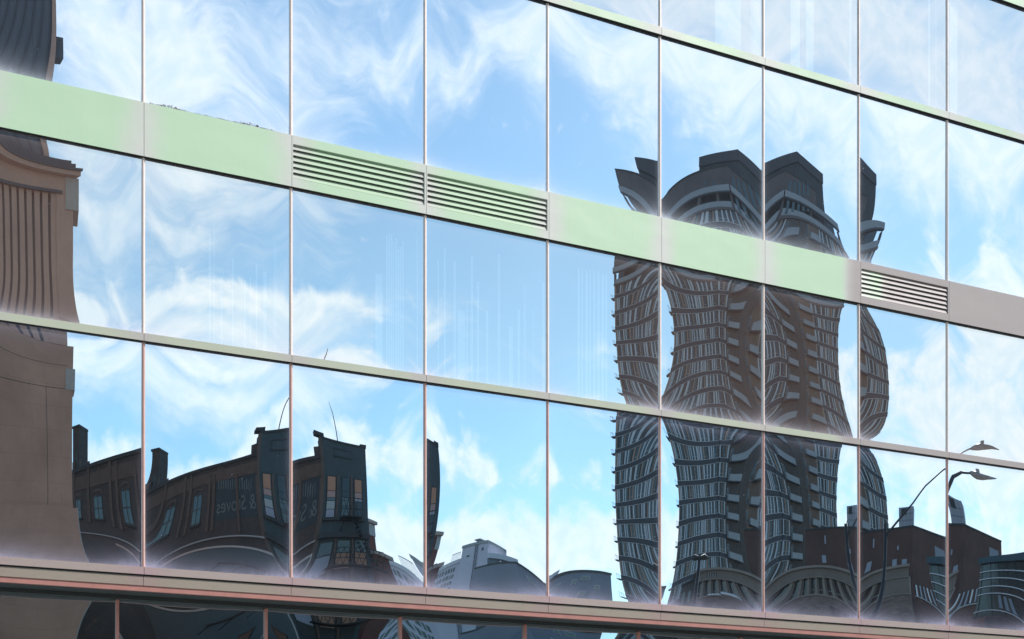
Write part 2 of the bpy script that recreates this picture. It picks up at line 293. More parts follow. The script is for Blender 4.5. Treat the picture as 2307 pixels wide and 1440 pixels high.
# how each sheet departs from the even bow: Legendre terms (i, j, millimetres), found by surveying the reflections
WARP = {
 (0, 'r3'): [(0, 1, -0.638), (0, 2, 4.151), (0, 3, -0.15), (0, 4, 0.828), (0, 5, -0.128), (0, 6, 0.225), (1, 0, -0.582), (1, 1, -1.049), (1, 2, 0.834), (1, 3, -0.194), (1, 4, 0.23), (1, 5, -0.058), (1, 6, 0.066), (2, 0, 0.531), (2, 1, 0.366), (2, 2, -1.113), (2, 3, 0.368), (2, 4, -0.425), (2, 5, 0.159), (3, 0, 0.116), (3, 1, -0.221), (3, 2, 0.123), (3, 3, -0.152), (4, 0, -0.233), (4, 1, 0.083), (4, 2, 0.103), (4, 3, -0.058), (5, 0, 0.049), (5, 1, 0.035), (5, 2, -0.05), (6, 0, 0.072), (6, 1, -0.05)],
 (0, 'r4'): [(0, 1, 6.405), (0, 2, 1.09), (0, 3, 0.466), (0, 4, 0.139), (0, 5, 0.055), (0, 6, 0.036), (1, 0, -3.088), (1, 1, -0.59), (1, 2, 0.117), (1, 3, 0.055), (1, 4, -0.018), (1, 6, 0.014), (2, 0, -0.015), (2, 1, -0.284), (2, 2, -0.157), (2, 3, -0.097), (2, 4, -0.086), (2, 5, -0.045), (3, 0, 0.042), (3, 1, -0.043), (3, 2, 0.013), (3, 3, 0.046), (4, 0, 0.019), (4, 2, 0.022), (4, 3, 0.049), (5, 2, -0.012)],
 (1, 'r4'): [(0, 1, -0.679), (0, 2, 0.191), (0, 3, -0.065), (0, 4, -0.042), (0, 5, 0.031), (0, 6, 0.018), (1, 0, 0.773), (1, 1, 0.864), (1, 2, -0.207), (1, 3, -0.064), (1, 4, 0.046), (1, 5, 0.01), (1, 6, -0.013), (2, 0, -0.491), (2, 1, -0.088), (2, 2, -0.014), (2, 3, 0.049), (2, 4, 0.017), (2, 5, -0.02), (3, 1, -0.041), (3, 2, 0.02), (3, 3, 0.019), (3, 4, -0.01), (4, 0, 0.08), (4, 1, 0.035), (4, 2, -0.027), (4, 3, -0.02), (5, 0, -0.086), (5, 2, 0.037), (6, 0, 0.085), (6, 1, -0.015)],
 (2, 'r4'): [(0, 1, -0.891), (0, 2, 0.224), (0, 3, -0.073), (0, 4, 0.043), (0, 5, -0.023), (1, 0, 0.062), (1, 1, -0.911), (1, 2, -0.021), (1, 3, 0.013), (1, 4, 0.023), (2, 0, -0.119), (2, 1, 0.168), (2, 3, -0.014), (2, 4, -0.012), (3, 1, 0.035), (3, 4, -0.015), (4, 0, 0.017), (4, 1, -0.027), (4, 3, 0.012)],
 (3, 'r4'): [(0, 1, -1.002), (0, 2, -0.083), (0, 3, 0.158), (0, 4, -0.119), (0, 5, 0.056), (0, 6, -0.015), (1, 0, 2.727), (1, 1, 1.431), (1, 2, 0.087), (1, 3, -0.216), (1, 4, 0.093), (1, 5, -0.033), (1, 6, 0.011), (2, 0, -1.319), (2, 1, -0.215), (2, 2, -0.012), (2, 3, 0.144), (2, 4, -0.039), (3, 0, 0.722), (3, 1, -0.043), (3, 2, -0.031), (3, 3, -0.042), (4, 0, -0.242), (4, 1, 0.025), (4, 2, 0.025), (5, 0, 0.015), (6, 0, 0.044)],
 (4, 'r2'): [(0, 1, 3.09), (0, 2, -0.149), (0, 3, 0.102), (0, 4, -0.075), (0, 5, 0.051), (0, 6, -0.03), (1, 0, -3.923), (1, 1, -1.407), (1, 2, 0.53), (1, 3, -0.122), (1, 5, 0.025), (1, 6, -0.018), (2, 0, -0.155), (2, 1, -0.407), (2, 2, 0.399), (2, 3, -0.176), (2, 4, 0.048), (3, 0, -0.048), (3, 1, -0.03), (3, 2, 0.073), (3, 3, -0.059), (3, 4, 0.034), (4, 1, 0.04), (4, 2, -0.057), (4, 3, 0.031), (5, 0, 0.016), (5, 1, 0.025), (5, 2, -0.055)],
 (4, 'r3'): [(0, 1, 0.591), (0, 2, 0.054), (0, 3, -0.052), (0, 4, -0.014), (0, 5, -0.011), (1, 0, -0.474), (1, 1, 0.595), (1, 2, -0.184), (1, 3, -0.041), (2, 0, -0.05), (2, 1, 0.115), (2, 2, -0.068), (3, 0, -0.015), (3, 1, -0.022), (3, 2, 0.032), (3, 3, 0.021), (4, 1, -0.024), (4, 2, 0.024)],
 (4, 'r4'): [(0, 1, -0.359), (0, 2, -0.051), (0, 3, -0.035), (0, 4, -0.04), (1, 0, 0.046), (1, 1, -0.082), (1, 2, -0.293), (1, 3, -0.109), (2, 0, 0.154), (2, 2, -0.119), (2, 3, 0.017), (2, 4, -0.011), (3, 0, 0.034), (3, 1, -0.036), (3, 2, 0.114), (3, 3, 0.012), (3, 4, 0.018), (4, 0, -0.023), (4, 1, 0.013), (4, 2, 0.025), (4, 3, 0.022), (5, 0, -0.016), (5, 2, -0.023)],
 (5, 'r2'): [(0, 1, 1.119), (0, 2, 0.282), (0, 3, -0.128), (0, 4, 0.022), (1, 0, 1.42), (1, 1, -0.476), (1, 2, -0.059), (1, 3, 0.107), (1, 4, -0.039), (1, 6, 0.011), (2, 0, -0.144), (2, 1, -0.203), (2, 2, 0.06), (2, 3, 0.031), (2, 5, -0.019), (3, 1, -0.041), (3, 2, 0.02), (3, 3, 0.011), (3, 4, -0.012), (4, 0, -0.102), (4, 1, 0.072), (4, 3, -0.034), (5, 0, 0.05), (6, 0, 0.024)],
 (5, 'r3'): [(0, 1, 0.191), (0, 2, 0.075), (0, 3, 0.019), (0, 4, -0.014), (1, 0, -1.41), (1, 1, 0.379), (1, 2, 0.069), (1, 3, -0.053), (1, 5, 0.012), (2, 0, -0.713), (2, 1, 0.02), (2, 2, -0.046), (2, 3, 0.047), (2, 4, 0.02), (2, 5, -0.019), (3, 0, 0.29), (3, 1, -0.032), (3, 2, 0.018), (3, 3, -0.027), (3, 4, -0.021), (4, 0, -0.069), (4, 1, 0.013), (4, 2, -0.015), (4, 3, 0.011), (5, 0, 0.027), (5, 1, -0.021), (6, 0, -0.019), (6, 1, 0.022)],
 (5, 'r4'): [(0, 1, 0.752), (0, 3, 0.049), (1, 0, -0.599), (1, 1, 0.192), (1, 2, 0.313), (1, 3, -0.11), (1, 4, 0.021), (1, 6, -0.01), (2, 0, -1.04), (2, 1, 0.137), (2, 2, -0.372), (2, 3, 0.109), (2, 4, 0.013), (2, 5, -0.014), (3, 0, 1.027), (3, 1, -0.215), (3, 2, 0.101), (3, 4, -0.011), (4, 0, -0.129), (4, 1, 0.03), (4, 2, -0.073), (4, 3, 0.018), (5, 0, -0.067), (5, 1, 0.014), (5, 2, 0.031), (6, 0, -0.02)],
 (6, 'r2'): [(0, 2, 0.018), (0, 3, -0.071), (0, 4, 0.03), (0, 5, 0.017), (0, 6, -0.017), (1, 0, 0.206), (1, 1, 0.635), (1, 2, -0.1), (1, 3, -0.02), (1, 4, 0.017), (2, 0, -1.957), (2, 1, 0.622), (2, 2, 0.124), (2, 3, -0.096), (2, 5, 0.015), (3, 0, 0.042), (3, 2, -0.05), (3, 3, 0.022), (3, 4, 0.011), (4, 0, 0.136), (4, 1, -0.073), (4, 2, -0.023), (4, 3, 0.046), (5, 0, -0.015), (5, 2, 0.022), (6, 0, 0.032)],
 (6, 'r3'): [(0, 1, -1.03), (0, 2, -0.187), (0, 3, -0.184), (0, 4, -0.034), (0, 5, -0.035), (1, 0, 0.99), (1, 1, -0.841), (1, 2, -0.637), (1, 3, -0.119), (1, 4, -0.022), (1, 5, -0.025), (2, 0, -0.186), (2, 1, -0.199), (2, 2, -0.484), (2, 3, -0.027), (2, 5, -0.011), (3, 0, -0.167), (3, 1, 0.038), (3, 2, -0.183), (3, 3, 0.024), (4, 0, -0.112), (4, 1, 0.083), (4, 2, -0.02), (4, 3, 0.033), (5, 0, -0.057), (5, 1, 0.062), (5, 2, 0.029), (6, 0, -0.016), (6, 1, 0.027)],
 (6, 'r4'): [(0, 1, -0.328), (0, 2, -0.146), (0, 3, -0.194), (0, 4, 0.017), (0, 5, -0.028), (0, 6, -0.025), (1, 0, 2.224), (1, 1, -1.3), (1, 2, -0.994), (1, 3, -0.045), (1, 5, -0.018), (1, 6, -0.011), (2, 0, -0.253), (2, 1, -1.274), (2, 2, -0.427), (2, 3, -0.026), (2, 4, 0.064), (2, 5, -0.015), (3, 0, -0.419), (3, 1, -0.21), (3, 2, -0.049), (3, 3, 0.057), (4, 0, 0.099), (4, 1, -0.037), (4, 3, 0.051), (5, 0, 0.075), (5, 1, 0.025), (5, 2, 0.014), (6, 0, -0.077), (6, 1, 0.013)],
 (7, 'r2'): [(0, 1, 0.547), (0, 2, 0.233), (0, 4, -0.092), (0, 5, 0.059), (0, 6, -0.014), (1, 0, -3.208), (1, 1, 1.238), (1, 3, -0.214), (1, 4, 0.12), (1, 5, -0.028), (2, 0, -0.253), (2, 1, -0.274), (2, 2, -0.091), (2, 3, 0.229), (2, 4, -0.095), (3, 0, 0.2), (3, 1, -0.051), (3, 2, 0.058), (3, 3, -0.075), (3, 4, 0.024), (4, 0, -0.089), (4, 1, 0.083), (4, 2, -0.019), (4, 3, -0.034), (5, 1, -0.036), (6, 0, 0.031)],
 (7, 'r3'): [(0, 1, -0.046), (0, 3, -0.029), (0, 4, 0.015), (0, 5, 0.02), (0, 6, 0.015), (1, 0, -0.396), (1, 1, 0.074), (1, 2, -0.103), (1, 3, 0.029), (1, 4, 0.015), (2, 0, 0.2), (2, 1, -0.012), (2, 2, 0.027), (2, 3, -0.034), (2, 4, -0.031), (3, 0, -0.087), (3, 2, 0.041), (3, 3, 0.03), (3, 4, 0.019), (4, 1, -0.017), (4, 2, -0.04), (4, 3, -0.015), (5, 0, 0.04), (5, 1, 0.018), (5, 2, 0.015), (6, 0, -0.03), (6, 1, -0.011)],
 (7, 'r4'): [(0, 1, -1.396), (0, 2, 0.022), (0, 3, 0.021), (0, 4, -0.034), (0, 5, -0.022), (1, 0, 0.026), (1, 1, 0.976), (1, 2, 0.19), (1, 3, -0.132), (1, 4, -0.032), (2, 0, 0.336), (2, 2, -0.248), (2, 3, -0.029), (3, 0, -0.016), (3, 1, -0.068), (3, 3, 0.018), (4, 0, -0.057), (4, 1, -0.028), (4, 2, 0.04), (4, 3, 0.01), (5, 1, 0.015), (5, 2, -0.027), (6, 0, 0.016)],
 (8, 'r4'): [(0, 1, -2.569), (0, 2, 0.892), (0, 3, 0.288), (0, 4, 0.041), (0, 5, 0.038), (0, 6, 0.034), (1, 0, 1.747), (1, 1, 0.046), (1, 2, -0.229), (1, 3, -0.138), (1, 5, 0.027), (2, 0, 0.435), (2, 1, -0.179), (2, 2, -0.226), (2, 3, -0.022), (2, 5, -0.026), (3, 0, 0.048), (3, 1, 0.086), (3, 2, 0.051), (3, 3, 0.011), (4, 0, -0.045), (4, 2, 0.042), (4, 3, 0.025), (5, 0, -0.04), (6, 0, 0.017)],
}
def leg(n, x):
    p0, p1 = 1.0, x
    if n == 0: return p0
    for k in range(1, n): p0, p1 = p1, ((2*k+1)*x*p1-k*p0)/(k+1)
    return p1
def pane(name, x0, x1, z0, z1, y, amp, mat, n=36, seed=0, pw=2, terms=()):
    """a sheet of glass bowed outwards like a plate held along its edges, with faint roller waves"""
    rn = random.Random(seed); me = bpy.data.meshes.new(name); v = []; f = []; uvs = []
    w_ = x1-x0; h_ = z1-z0
    tx, tz = rn.uniform(-.0004, .0004), rn.uniform(-.0004, .0004); sk = rn.uniform(-.06, .06); sk2 = rn.uniform(-.05, .05)
    waves = [(rn.uniform(3, 7), rn.uniform(1, 4), rn.uniform(0, 6.28), rn.uniform(.5, 1)*2.6e-5) for _ in range(3)] + [(rn.uniform(0, 2), rn.uniform(6, 10), rn.uniform(0, 6.28), 2.2e-5) for _ in range(2)]
    nz = int(n*h_/w_)
    if terms: tx = tz = sk = sk2 = 0
    pa = [[leg(q, 2*i/n-1) for i in range(n+1)] for q in range(8)]; pb = [[leg(q, 2*j/nz-1) for j in range(nz+1)] for q in range(8)]
    for j in range(nz+1):
        for i in range(n+1):
            a = 2*i/n-1; b = 2*j/nz-1; env = (1-a*a)*(1-abs(b)**pw)
            h = amp*env*(1+sk*a+sk2*b) + tx*a + tz*b
            for (li, lj, lc) in terms: h += lc*1e-3*pa[li][i]*pb[lj][j]
            for (fx, fz, ph, am) in waves: h += am*math.sin(fx*a+fz*b+ph)*math.sqrt(max(env, 0))*2.2
            v.append((x0+w_*i/n, y-h, z0+h_*j/nz)); uvs.append((i/n, j/nz))
    for j in range(nz):
        for i in range(n):
            q = j*(n+1)+i; f.append((q, q+1, q+n+2, q+n+1))
    me.from_pydata(v, [], f); ul = me.uv_layers.new(name='UVMap')
    for lp in me.loops: ul.data[lp.index].uv = uvs[lp.vertex_index]
    for q in me.polygons: q.use_smooth = True
    me.materials.append(mat); return link(name, me, office)
LOUV = (2, 3, 7)
for k in range(K0, K1):
    a, b = jx(k), jx(k+1); g = .002
    for r, (z0, z1) in ROW.items():
        vis = -1 <= k <= 9
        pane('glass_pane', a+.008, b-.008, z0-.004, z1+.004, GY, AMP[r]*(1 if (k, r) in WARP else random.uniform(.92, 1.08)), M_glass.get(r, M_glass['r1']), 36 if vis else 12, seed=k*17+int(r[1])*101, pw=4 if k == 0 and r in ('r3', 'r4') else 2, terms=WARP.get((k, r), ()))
    # thin transom bars and ledge tiers, one length per bay
    MB().box(a+g, b-g, 0, .10, 5.842, 5.914).build('transom', M_barlow, office)
    MB().box(a+g, b-g, 0, .10, 10.140, 10.225).build('transom', M_barup, office)
    MB().box(a+g, b-g, -.006, .10, Zled1, 3.717).build('ledge_cap', M_ledge1, office)
    MB().box(a+g-.004, b-g-.004, .012, .10, Zled2, Zled1-.014).build('ledge_fascia', M_ledge2, office)
    for (z0, z1, mt) in ((7.575, 8.083, M_band), (11.886, 12.39, M_bandup)):
        if k in LOUV and z0 < 8:
            lz0, lz1 = z0+.085, z1-.085; t = .022
            fr = empty('louver_grille'); fr.parent = office; fr.location = (0-office.location.x, 0, 0)
            def sub(mb, nm, mat): o = mb.build(nm, mat); o.parent = fr; return o
            sub(MB().box(a+g, b-g, 0, .10, lz1, z1), 'frame_rail', mt); sub(MB().box(a+g, b-g, 0, .10, z0, lz0), 'frame_rail', mt)
            sub(MB().box(a+g, a+.012, 0, .10, lz0, lz1), 'frame_stile', mt); sub(MB().box(b-.020, b-g, 0, .10, lz0, lz1), 'frame_stile', mt)
            sub(MB().box(a+.012, b-.020, .092, .10, lz0, lz1), 'back_plate', M_black)
            ns = 6; p_ = (lz1-lz0)/ns
            for q in range(ns):
                zb = lz0 + q*p_ + .006; x0, x1 = a+.013, b-.021
                m_ = MB(); m_.hexa([(x0, .006, zb), (x1, .006, zb), (x1, .010, zb-.003), (x0, .010, zb-.003),
                                    (x0, .032, zb+p_*.99), (x1, .032, zb+p_*.99), (x1, .036, zb+p_*.96), (x0, .036, zb+p_*.96)])
                sub(m_, 'slat', M_slat)
        else:
            MB().box(a+g, b-g, 0, .10, z0, z1).build('spandrel_panel', mt, office)
    # recessed backing behind the joints
for (z0, z1) in ((5.846, 5.910), (7.58, 8.078), (10.144, 10.221), (11.89, 12.386), (3.55, 3.712)):
    MB().box(jx(K0), jx(K1), .101, .13, z0, z1).build('joint_backing', M_groove, office)
for (z,) in ((5.842,), (7.575,), (10.140,), (11.886,)):
    MB().box(jx(K0), jx(K1), .006, .099, z-.0045, z-.0005).build('underside_shade', M_black, office)  # black strip standing in for the shade on each band's underside
MB().box(jx(K0), jx(K1), .004, .099, 3.6325, 3.6455).build('shadow_gap', M_black, office)
for k in range(K0, K1+1):
    x = jx(k)
    for r, (z0, z1) in ROW.items():
        MB().box(x-.0155, x+.0155, GY-.008, GY+.04, z0, z1).build('mullion', M_mulllow if r == 'r4' else M_mull, office)
        MB().box(x-.005, x+.005, GY-.018, GY-.0085, z0, z1).build('mullion_cap', M_cap if r == 'r4' else M_cap2, office)
# red steel angle and recessed storefront below the ledge
MB().box(jx(K0), jx(K1), .022, .07, 3.492, 3.542).build('steel_angle', M_red, office)
MB().box(jx(K0), jx(K1), .071, .45, 3.49, 3.541).build('soffit', M_soffit, office)
MB().box(jx(K0), jx(K1), .36, .46, 3.455, 3.489).build('storefront_head', M_soffit, office)
lowx = []
for px in (-95, 265, 600, 903, 1184, 1440, 1671, 1882, 2076, 2255, 2420):
    t = (px-CX)/F; dx_ = t*CA+SA; dy_ = -t*SA+CA; lowx.append(dx_*(DCAM+.42)/dy_)
lowx = [lowx[0]-2*W, lowx[0]-W] + lowx + [lowx[-1]+W, lowx[-1]+2*W]
for i in range(len(lowx)-1):
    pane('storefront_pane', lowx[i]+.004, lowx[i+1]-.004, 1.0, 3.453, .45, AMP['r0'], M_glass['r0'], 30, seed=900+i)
for x in lowx:
    MB().box(x-.013, x+.013, .415, .47, .5, 3.453).build('storefront_mullion', M_redmull, office)
MB().box(lowx[0], lowx[-1], .36, .50, .13, 1.0).build('base_wall', M_ledge2, office)
# body, floors and rooms
X0, X1 = jx(K0), jx(K1)
MB().box(X0, X1, 5.0, 5.2, 0, 14.6).build('core_wall', M_room, office)
for z0, z1 in ((7.62, 8.0), (3.50, 3.66), (11.95, 12.3), (14.46, 15.2)):
    MB().box(X0, X1, .135 if z0 < 14 else 0, 5.0, z0, z1).build('floor_slab', M_room, office)
MB().box(X0-.3, X0-.001, 0, 5.2, 0, 15.2).build('end_wall', M_ledge2, office); MB().box(X1+.001, X1+.3, 0, 5.2, 0, 15.2).build('end_wall', M_ledge2, office)
MB().box(X0, X1, 5.2, 30, 0, 15.1).build('rear_block', M_ledge2, office)

# blinds hanging in the rooms behind the glass
def pxx(px, y=.16):
    t = (px-CX)/F; return (t*CA+SA)*(DCAM+y)/(-t*SA+CA)
def blinds(strips, label):
    xs = [pxx(a) for a, *_ in strips]; t = empty('vertical_blind', (min(xs), .16, strips[0][3]), label, 'blind')
    for (a, b, z0, z1) in strips:
        MB().box(pxx(a), pxx(b), .15, .155, z0, z1).build('slat', M_blind, t)
rb = random.Random(5)
s = [(845, 861, 5.95, 6.93), (938, 941, 5.95, 7.5)] + [(869+i*5.2, 871.5+i*5.2+rb.random()*1.5, 5.95, 7.30+rb.uniform(-.1, .1)) for i in range(8)]
blinds(s, 'white vertical blind with one bright broad strip behind the third pane of the middle row')
s = []; x = 985
while x < 1225: wd = rb.choice((3, 5, 9, 16)); s.append((x, x+wd, 5.95, 7.1+rb.uniform(-.5, .3))); x += wd+rb.uniform(3, 22)
blinds(s, 'pale vertical blind drawn across the fourth pane of the middle row')
s = []; x = 470
while x < 645: wd = rb.choice((2, 4, 8)); s.append((x, x+wd, 5.95, 7.0+rb.uniform(-.4, .2))); x += wd+rb.uniform(6, 26)
blinds(s, 'thin pale blind strips behind the second pane of the middle row')
s = [(1300+i*9, 1303+i*9+rb.random()*3, 5.95, 7.4) for i in range(8)]
blinds(s, 'faint blind strips left of the reflected tower in the middle row')
blinds([(1780, 1801, 10.3, 11.8), (1815, 1832, 10.3, 11.8), (1912, 1917, 10.3, 11.8)], 'two broad white blind strips behind the topmost row above the tower')
blinds([(2139, 2156, 10.3, 11.8), (2090, 2094, 10.3, 11.8), (2106, 2109, 10.3, 11.8)], 'white blind strip beside the right mullion of the topmost row')
blinds([(1610, 1668, 10.3, 11.8), (1690, 1712, 10.3, 11.8)], 'wide pale blind strip behind the topmost row right of the first mullion')

# mauve crumbs lying along the top of the second green panel
dm = MB(); rd = random.Random(3)
for i in range(620):
    f = rd.random(); hgt = .004+.05*max(0, math.sin(f*9.3+.4))**2*max(0, math.sin(f*3.3))
    x = jx(1)+.06+f*(W-.2); z = 8.083; s_ = rd.uniform(.004, .011)
    zz = z+rd.random()*hgt; q = [(x+rd.uniform(-s_, s_), .02+rd.uniform(-.012, .012), zz+rd.uniform(-s_, s_)*.8+s_*.6) for _ in range(4)]
    b = len(dm.v); dm.v += q; dm.f += [[b, b+1, b+2], [b, b+2, b+3], [b, b+3, b+1], [b+1, b+3, b+2]]
tag(dm.build('leaf_litter', M_debris), 'mauve dry leaf litter along the top edge of the green panel', 'leaf litter', kind='stuff')

# ------------------------------------------------------------------ the street opposite, seen in the glass
def VW(X, Y, Z):
    xc = (X-CX)/F*Z; s_ = xc*CA+Z*SA; d = -xc*SA+Z*CA
    return Vector((s_, -(d-DCAM), ZC+(HY-Y)/F*Z))
class Face:
    """a wall between two plan points; u runs along it, o outwards to the street"""
    def __init__(s, X1, Z1, X2, Z2):
        s.A = VW(X1, HY, Z1); s.B = VW(X2, HY, Z2); s.A.z = s.B.z = 0; s.X1, s.Z1, s.X2, s.Z2 = X1, Z1, X2, Z2
        s.u = (s.B-s.A); s.L = s.u.length; s.u.normalize(); s.n = Vector((s.u.y, -s.u.x, 0))
        if s.n.dot(Vector((0, 0, 0))-s.A) < 0: s.n = -s.n
    def U(s, X):                                   # length along the wall of the image column X
        a1 = (s.X1-CX)/F*s.Z1; a2 = (s.X2-CX)/F*s.Z2; k = (X-CX)/F
        t = (k*s.Z1-a1)/((a2-a1)-k*(s.Z2-s.Z1)); return t*s.L
    def Z(s, X, Y):
        t = s.U(X)/s.L; return ZC+(HY-Y)/F*(s.Z1+(s.Z2-s.Z1)*t)
    skew = 0.0
    def P(s, u, o, z):
        if o < -1.0: u += s.skew*(o+1.0)
        q = s.A+s.u*u+s.n*o; return (q.x, q.y, z)
    def box(s, m, u0, u1, z0, z1, o0, o1):
        m.hexa([s.P(u0, o1, z0), s.P(u1, o1, z0), s.P(u1, o0, z0), s.P(u0, o0, z0), s.P(u0, o1, z1), s.P(u1, o1, z1), s.P(u1, o0, z1), s.P(u0, o0, z1)]); return m
    def b(s, u0, u1, z0, z1, o0, o1): return s.box(MB(), u0, u1, z0, z1, o0, o1)
    def px(s, X0, X1, Y0, Y1, o0, o1, m=None):      # Y0 upper, Y1 lower
        m = m or MB(); Xm = (X0+X1)/2; return s.box(m, s.U(X0), s.U(X1), s.Z(Xm, Y1), s.Z(Xm, Y0), o0, o1)

M_stone = brickmat('brown_masonry', (.46, .245, .175), (.48, .26, .185), (.40, .21, .16), 1.6, .9, patch=None)
M_stonedk = plain('dark_bronze_attic', (.05, .052, .062), .6, 0, .4, .5)
M_pil = plain('brown_pilaster_stone', (.48, .265, .20), .7, 0, .3, .6)
M_rec = plain('dark_window_strip', (.20, .12, .10), .25, 0, .3, .5)
M_seam = plain('dark_seam', (.04, .035, .035), .8, 0, .1)
M_lightstone = plain('pale_stone', (.40, .33, .30), .8, 0, .2, 1)  # pale stone of the bracket, block, strip and cornices
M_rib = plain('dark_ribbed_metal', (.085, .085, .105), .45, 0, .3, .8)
M_ribdk = plain('dark_rib_metal', (.03, .032, .04), .5, 0, .3, .8)  # darker metal tone of the ribs
M_dkbrick = brickmat('dark_old_brick', (.062, .062, .066), (.085, .072, .068), (.05, .05, .05), .25, .085, patch=(.13, .10, .075))
M_render = plain('blue_grey_render', (.045, .07, .085), .8, 0, .35, .9)
M_pilast = plain('worn_brown_band', (.10, .075, .065), .8, 0, .4, 1.2)
M_coping = plain('coping_stone', (.035, .04, .045), .8, 0, .3, 2)
M_wglass = plain('window_glass_dark', (.02, .035, .04), .08, 0, .5, .6, spec=.8)
M_wteal = plain('window_glass_teal', (.03, .075, .09), .08, 0, .5, .3, spec=.8)
M_frame = plain('black_window_frame', (.015, .017, .02), .5, 0, .2, 3)
M_tan = plain('drawn_tan_shade', (.42, .23, .16), .9, 0, .2, 2)
M_pink = plain('drawn_pink_shade', (.40, .27, .26), .9, 0, .2, 2)
M_wframe = plain('pale_window_frame', (.35, .38, .40), .6, 0, .2, 2)
M_iron = plain('black_iron', (.012, .013, .015), .5, .3, .2, 4)
M_signp = plain('faded_blue_sign_paint', (.035, .055, .07), .9, 0, .5, 3)
M_letter = plain('faded_letter_paint', (.12, .16, .17), .9, 0, .6, 6)
M_notice = plain('grey_notice_board', (.30, .32, .40), .7, 0, .1, 2)
M_shopw = plain('blue_grey_shop_wall', (.05, .088, .112), .8, 0, .3, .5)

# --- brown stone building at the left edge
t_ = VW(0, HY, 45); t_.z = 0
bb = empty('stone_building', t_, 'tall brown stone building with pilasters and cornice reflected at the left edge', 'building')
f = Face(-520, 42.3, 181, 45.6); f.skew = .55
Zc1, Zc0 = f.Z(100, 372), f.Z(100, 386)
f.b(0, f.L+.27, 0, f.Z(100, 716), -14, 0).build('lower_wall', M_stone, bb)
f.b(0, f.L, f.Z(100, 716), Zc0, -14, -.35).build('recessed_wall', M_rec, bb)
u = 0; i = 0
while u < f.L-.3:
    f.b(u, u+.27, f.Z(100, 715), Zc0-.75, -.3495, 0).build('pilaster', M_pil, bb); u += .40; i += 1
f.b(f.L-.75, f.L, f.Z(100, 715), Zc0-.001, -.3495, .05).build('corner_pier', M_pil, bb)
f.b(0, f.L-.35, Zc0-.75, Zc0-.001, -.34, .04).build('frieze', M_pil, bb)
f.b(0, f.L-.5, Zc0-.80, Zc0-.70, .041, .16).build('string_course', M_stonedk, bb)
f.b(-.1, f.L+.32, Zc0, Zc1+.05, -14.2, .45).build('cornice', M_pil, bb)
f.b(-.1, f.L+.40, Zc1+.051, Zc1+.20, -14.3, .55).build('cornice_cap', M_stonedk, bb)
zA = f.Z(100, 328); f.b(0, f.L+.10, Zc1+.201, zA, -14, .05).build('attic', M_stonedk, bb)
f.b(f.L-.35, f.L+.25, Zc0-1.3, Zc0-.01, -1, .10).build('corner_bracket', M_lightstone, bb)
uS = f.U(112); zT = f.Z(100, -900)
f.b(0, uS, zA+.001, zT, -12, -.6).build('set_back_storey', M_rib, bb)
u = .1
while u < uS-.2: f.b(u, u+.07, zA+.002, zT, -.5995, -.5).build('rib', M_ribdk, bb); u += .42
f.b(uS-.22, uS, zA+.002, zT, -.5995, -.42).build('edge_trim', M_pil, bb)
f.b(uS+.001, uS+.34, f.Z(115, 186), f.Z(115, 120), -1.2, -.6).build('hood', M_stonedk, bb)
f.b(0, uS+.9, zA+.002, zA+.25, -.42, -.1).build('roof_kerb', M_stonedk, bb)
for Y in (806, 884, 1186, 1250): f.b(0, f.L, f.Z(100, Y+1.5), f.Z(100, Y), .0, .004).build('course_joint', M_seam, bb)
f.b(f.U(100), f.U(101.5), f.Z(100, 1250), f.Z(100, 884), .0, .005).build('course_joint', M_seam, bb)
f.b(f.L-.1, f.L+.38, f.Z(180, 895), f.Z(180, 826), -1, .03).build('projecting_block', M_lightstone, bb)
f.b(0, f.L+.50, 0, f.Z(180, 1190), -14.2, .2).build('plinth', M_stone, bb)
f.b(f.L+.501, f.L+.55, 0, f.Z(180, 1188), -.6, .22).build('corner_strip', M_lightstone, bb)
for q_ in range(9): f.b(f.L-1.2-q_*1.25, f.L-1.19-q_*1.25, 0, f.Z(100, 1260), .0, .003).build('block_joint', M_seam, bb)
f.px(-30, 25, 1425, 1452, .2, .6).build('wall_unit', M_notice, bb)

# --- dark old brick building with the fire escape
t_ = VW(655, HY, 60); t_.z = 0
db = empty('brick_building', t_, 'dark old brick building with painted wall sign, fire escape and roof antenna', 'building')
g = Face(120, 68.6, 655, 60); g.skew = 1.3; h = Face(655, 60, 838, 61.4); h.skew = .35
pr = MB(); n_ = 14
zp = [(120, 1122), (191, 1108), (311, 1085), (447, 1058), (504, 1028), (623, 1023), (655, 1020)]
zt = [g.Z(X, Y) for X, Y in zp]; ztop = g.Z(400, 1066)
f1 = g.b(0, g.L, 0, ztop, -9, 0); f1.build('side_wall', M_dkbrick, db)
g.b(-.1, g.L, ztop, ztop+.18, -9, .12).build('coping', M_coping, db)
g.b(g.U(200), g.L, ztop-.95, ztop-.25, .0, .04).build('parapet_band', M_pilast, db)
g.b(g.U(206), g.U(230), ztop+.181, g.Z(220, 996), -1.2, -.02).build('chimney', M_dkbrick, db)
g.b(g.U(204), g.U(232), g.Z(220, 996), g.Z(220, 991), -1.25, .04).build('chimney_cap', M_coping, db)
g.b(g.U(216), g.U(228), g.Z(240, 1100), g.Z(240, 1052), -.0199, 0).build('chimney_panel', M_frame, db)
for X in (208, 263, 345, 370, 447, 465, 560, 655-9): g.px(X, X+9, 1075, 1245, .0, .09).build('wall_pier', M_pilast, db)
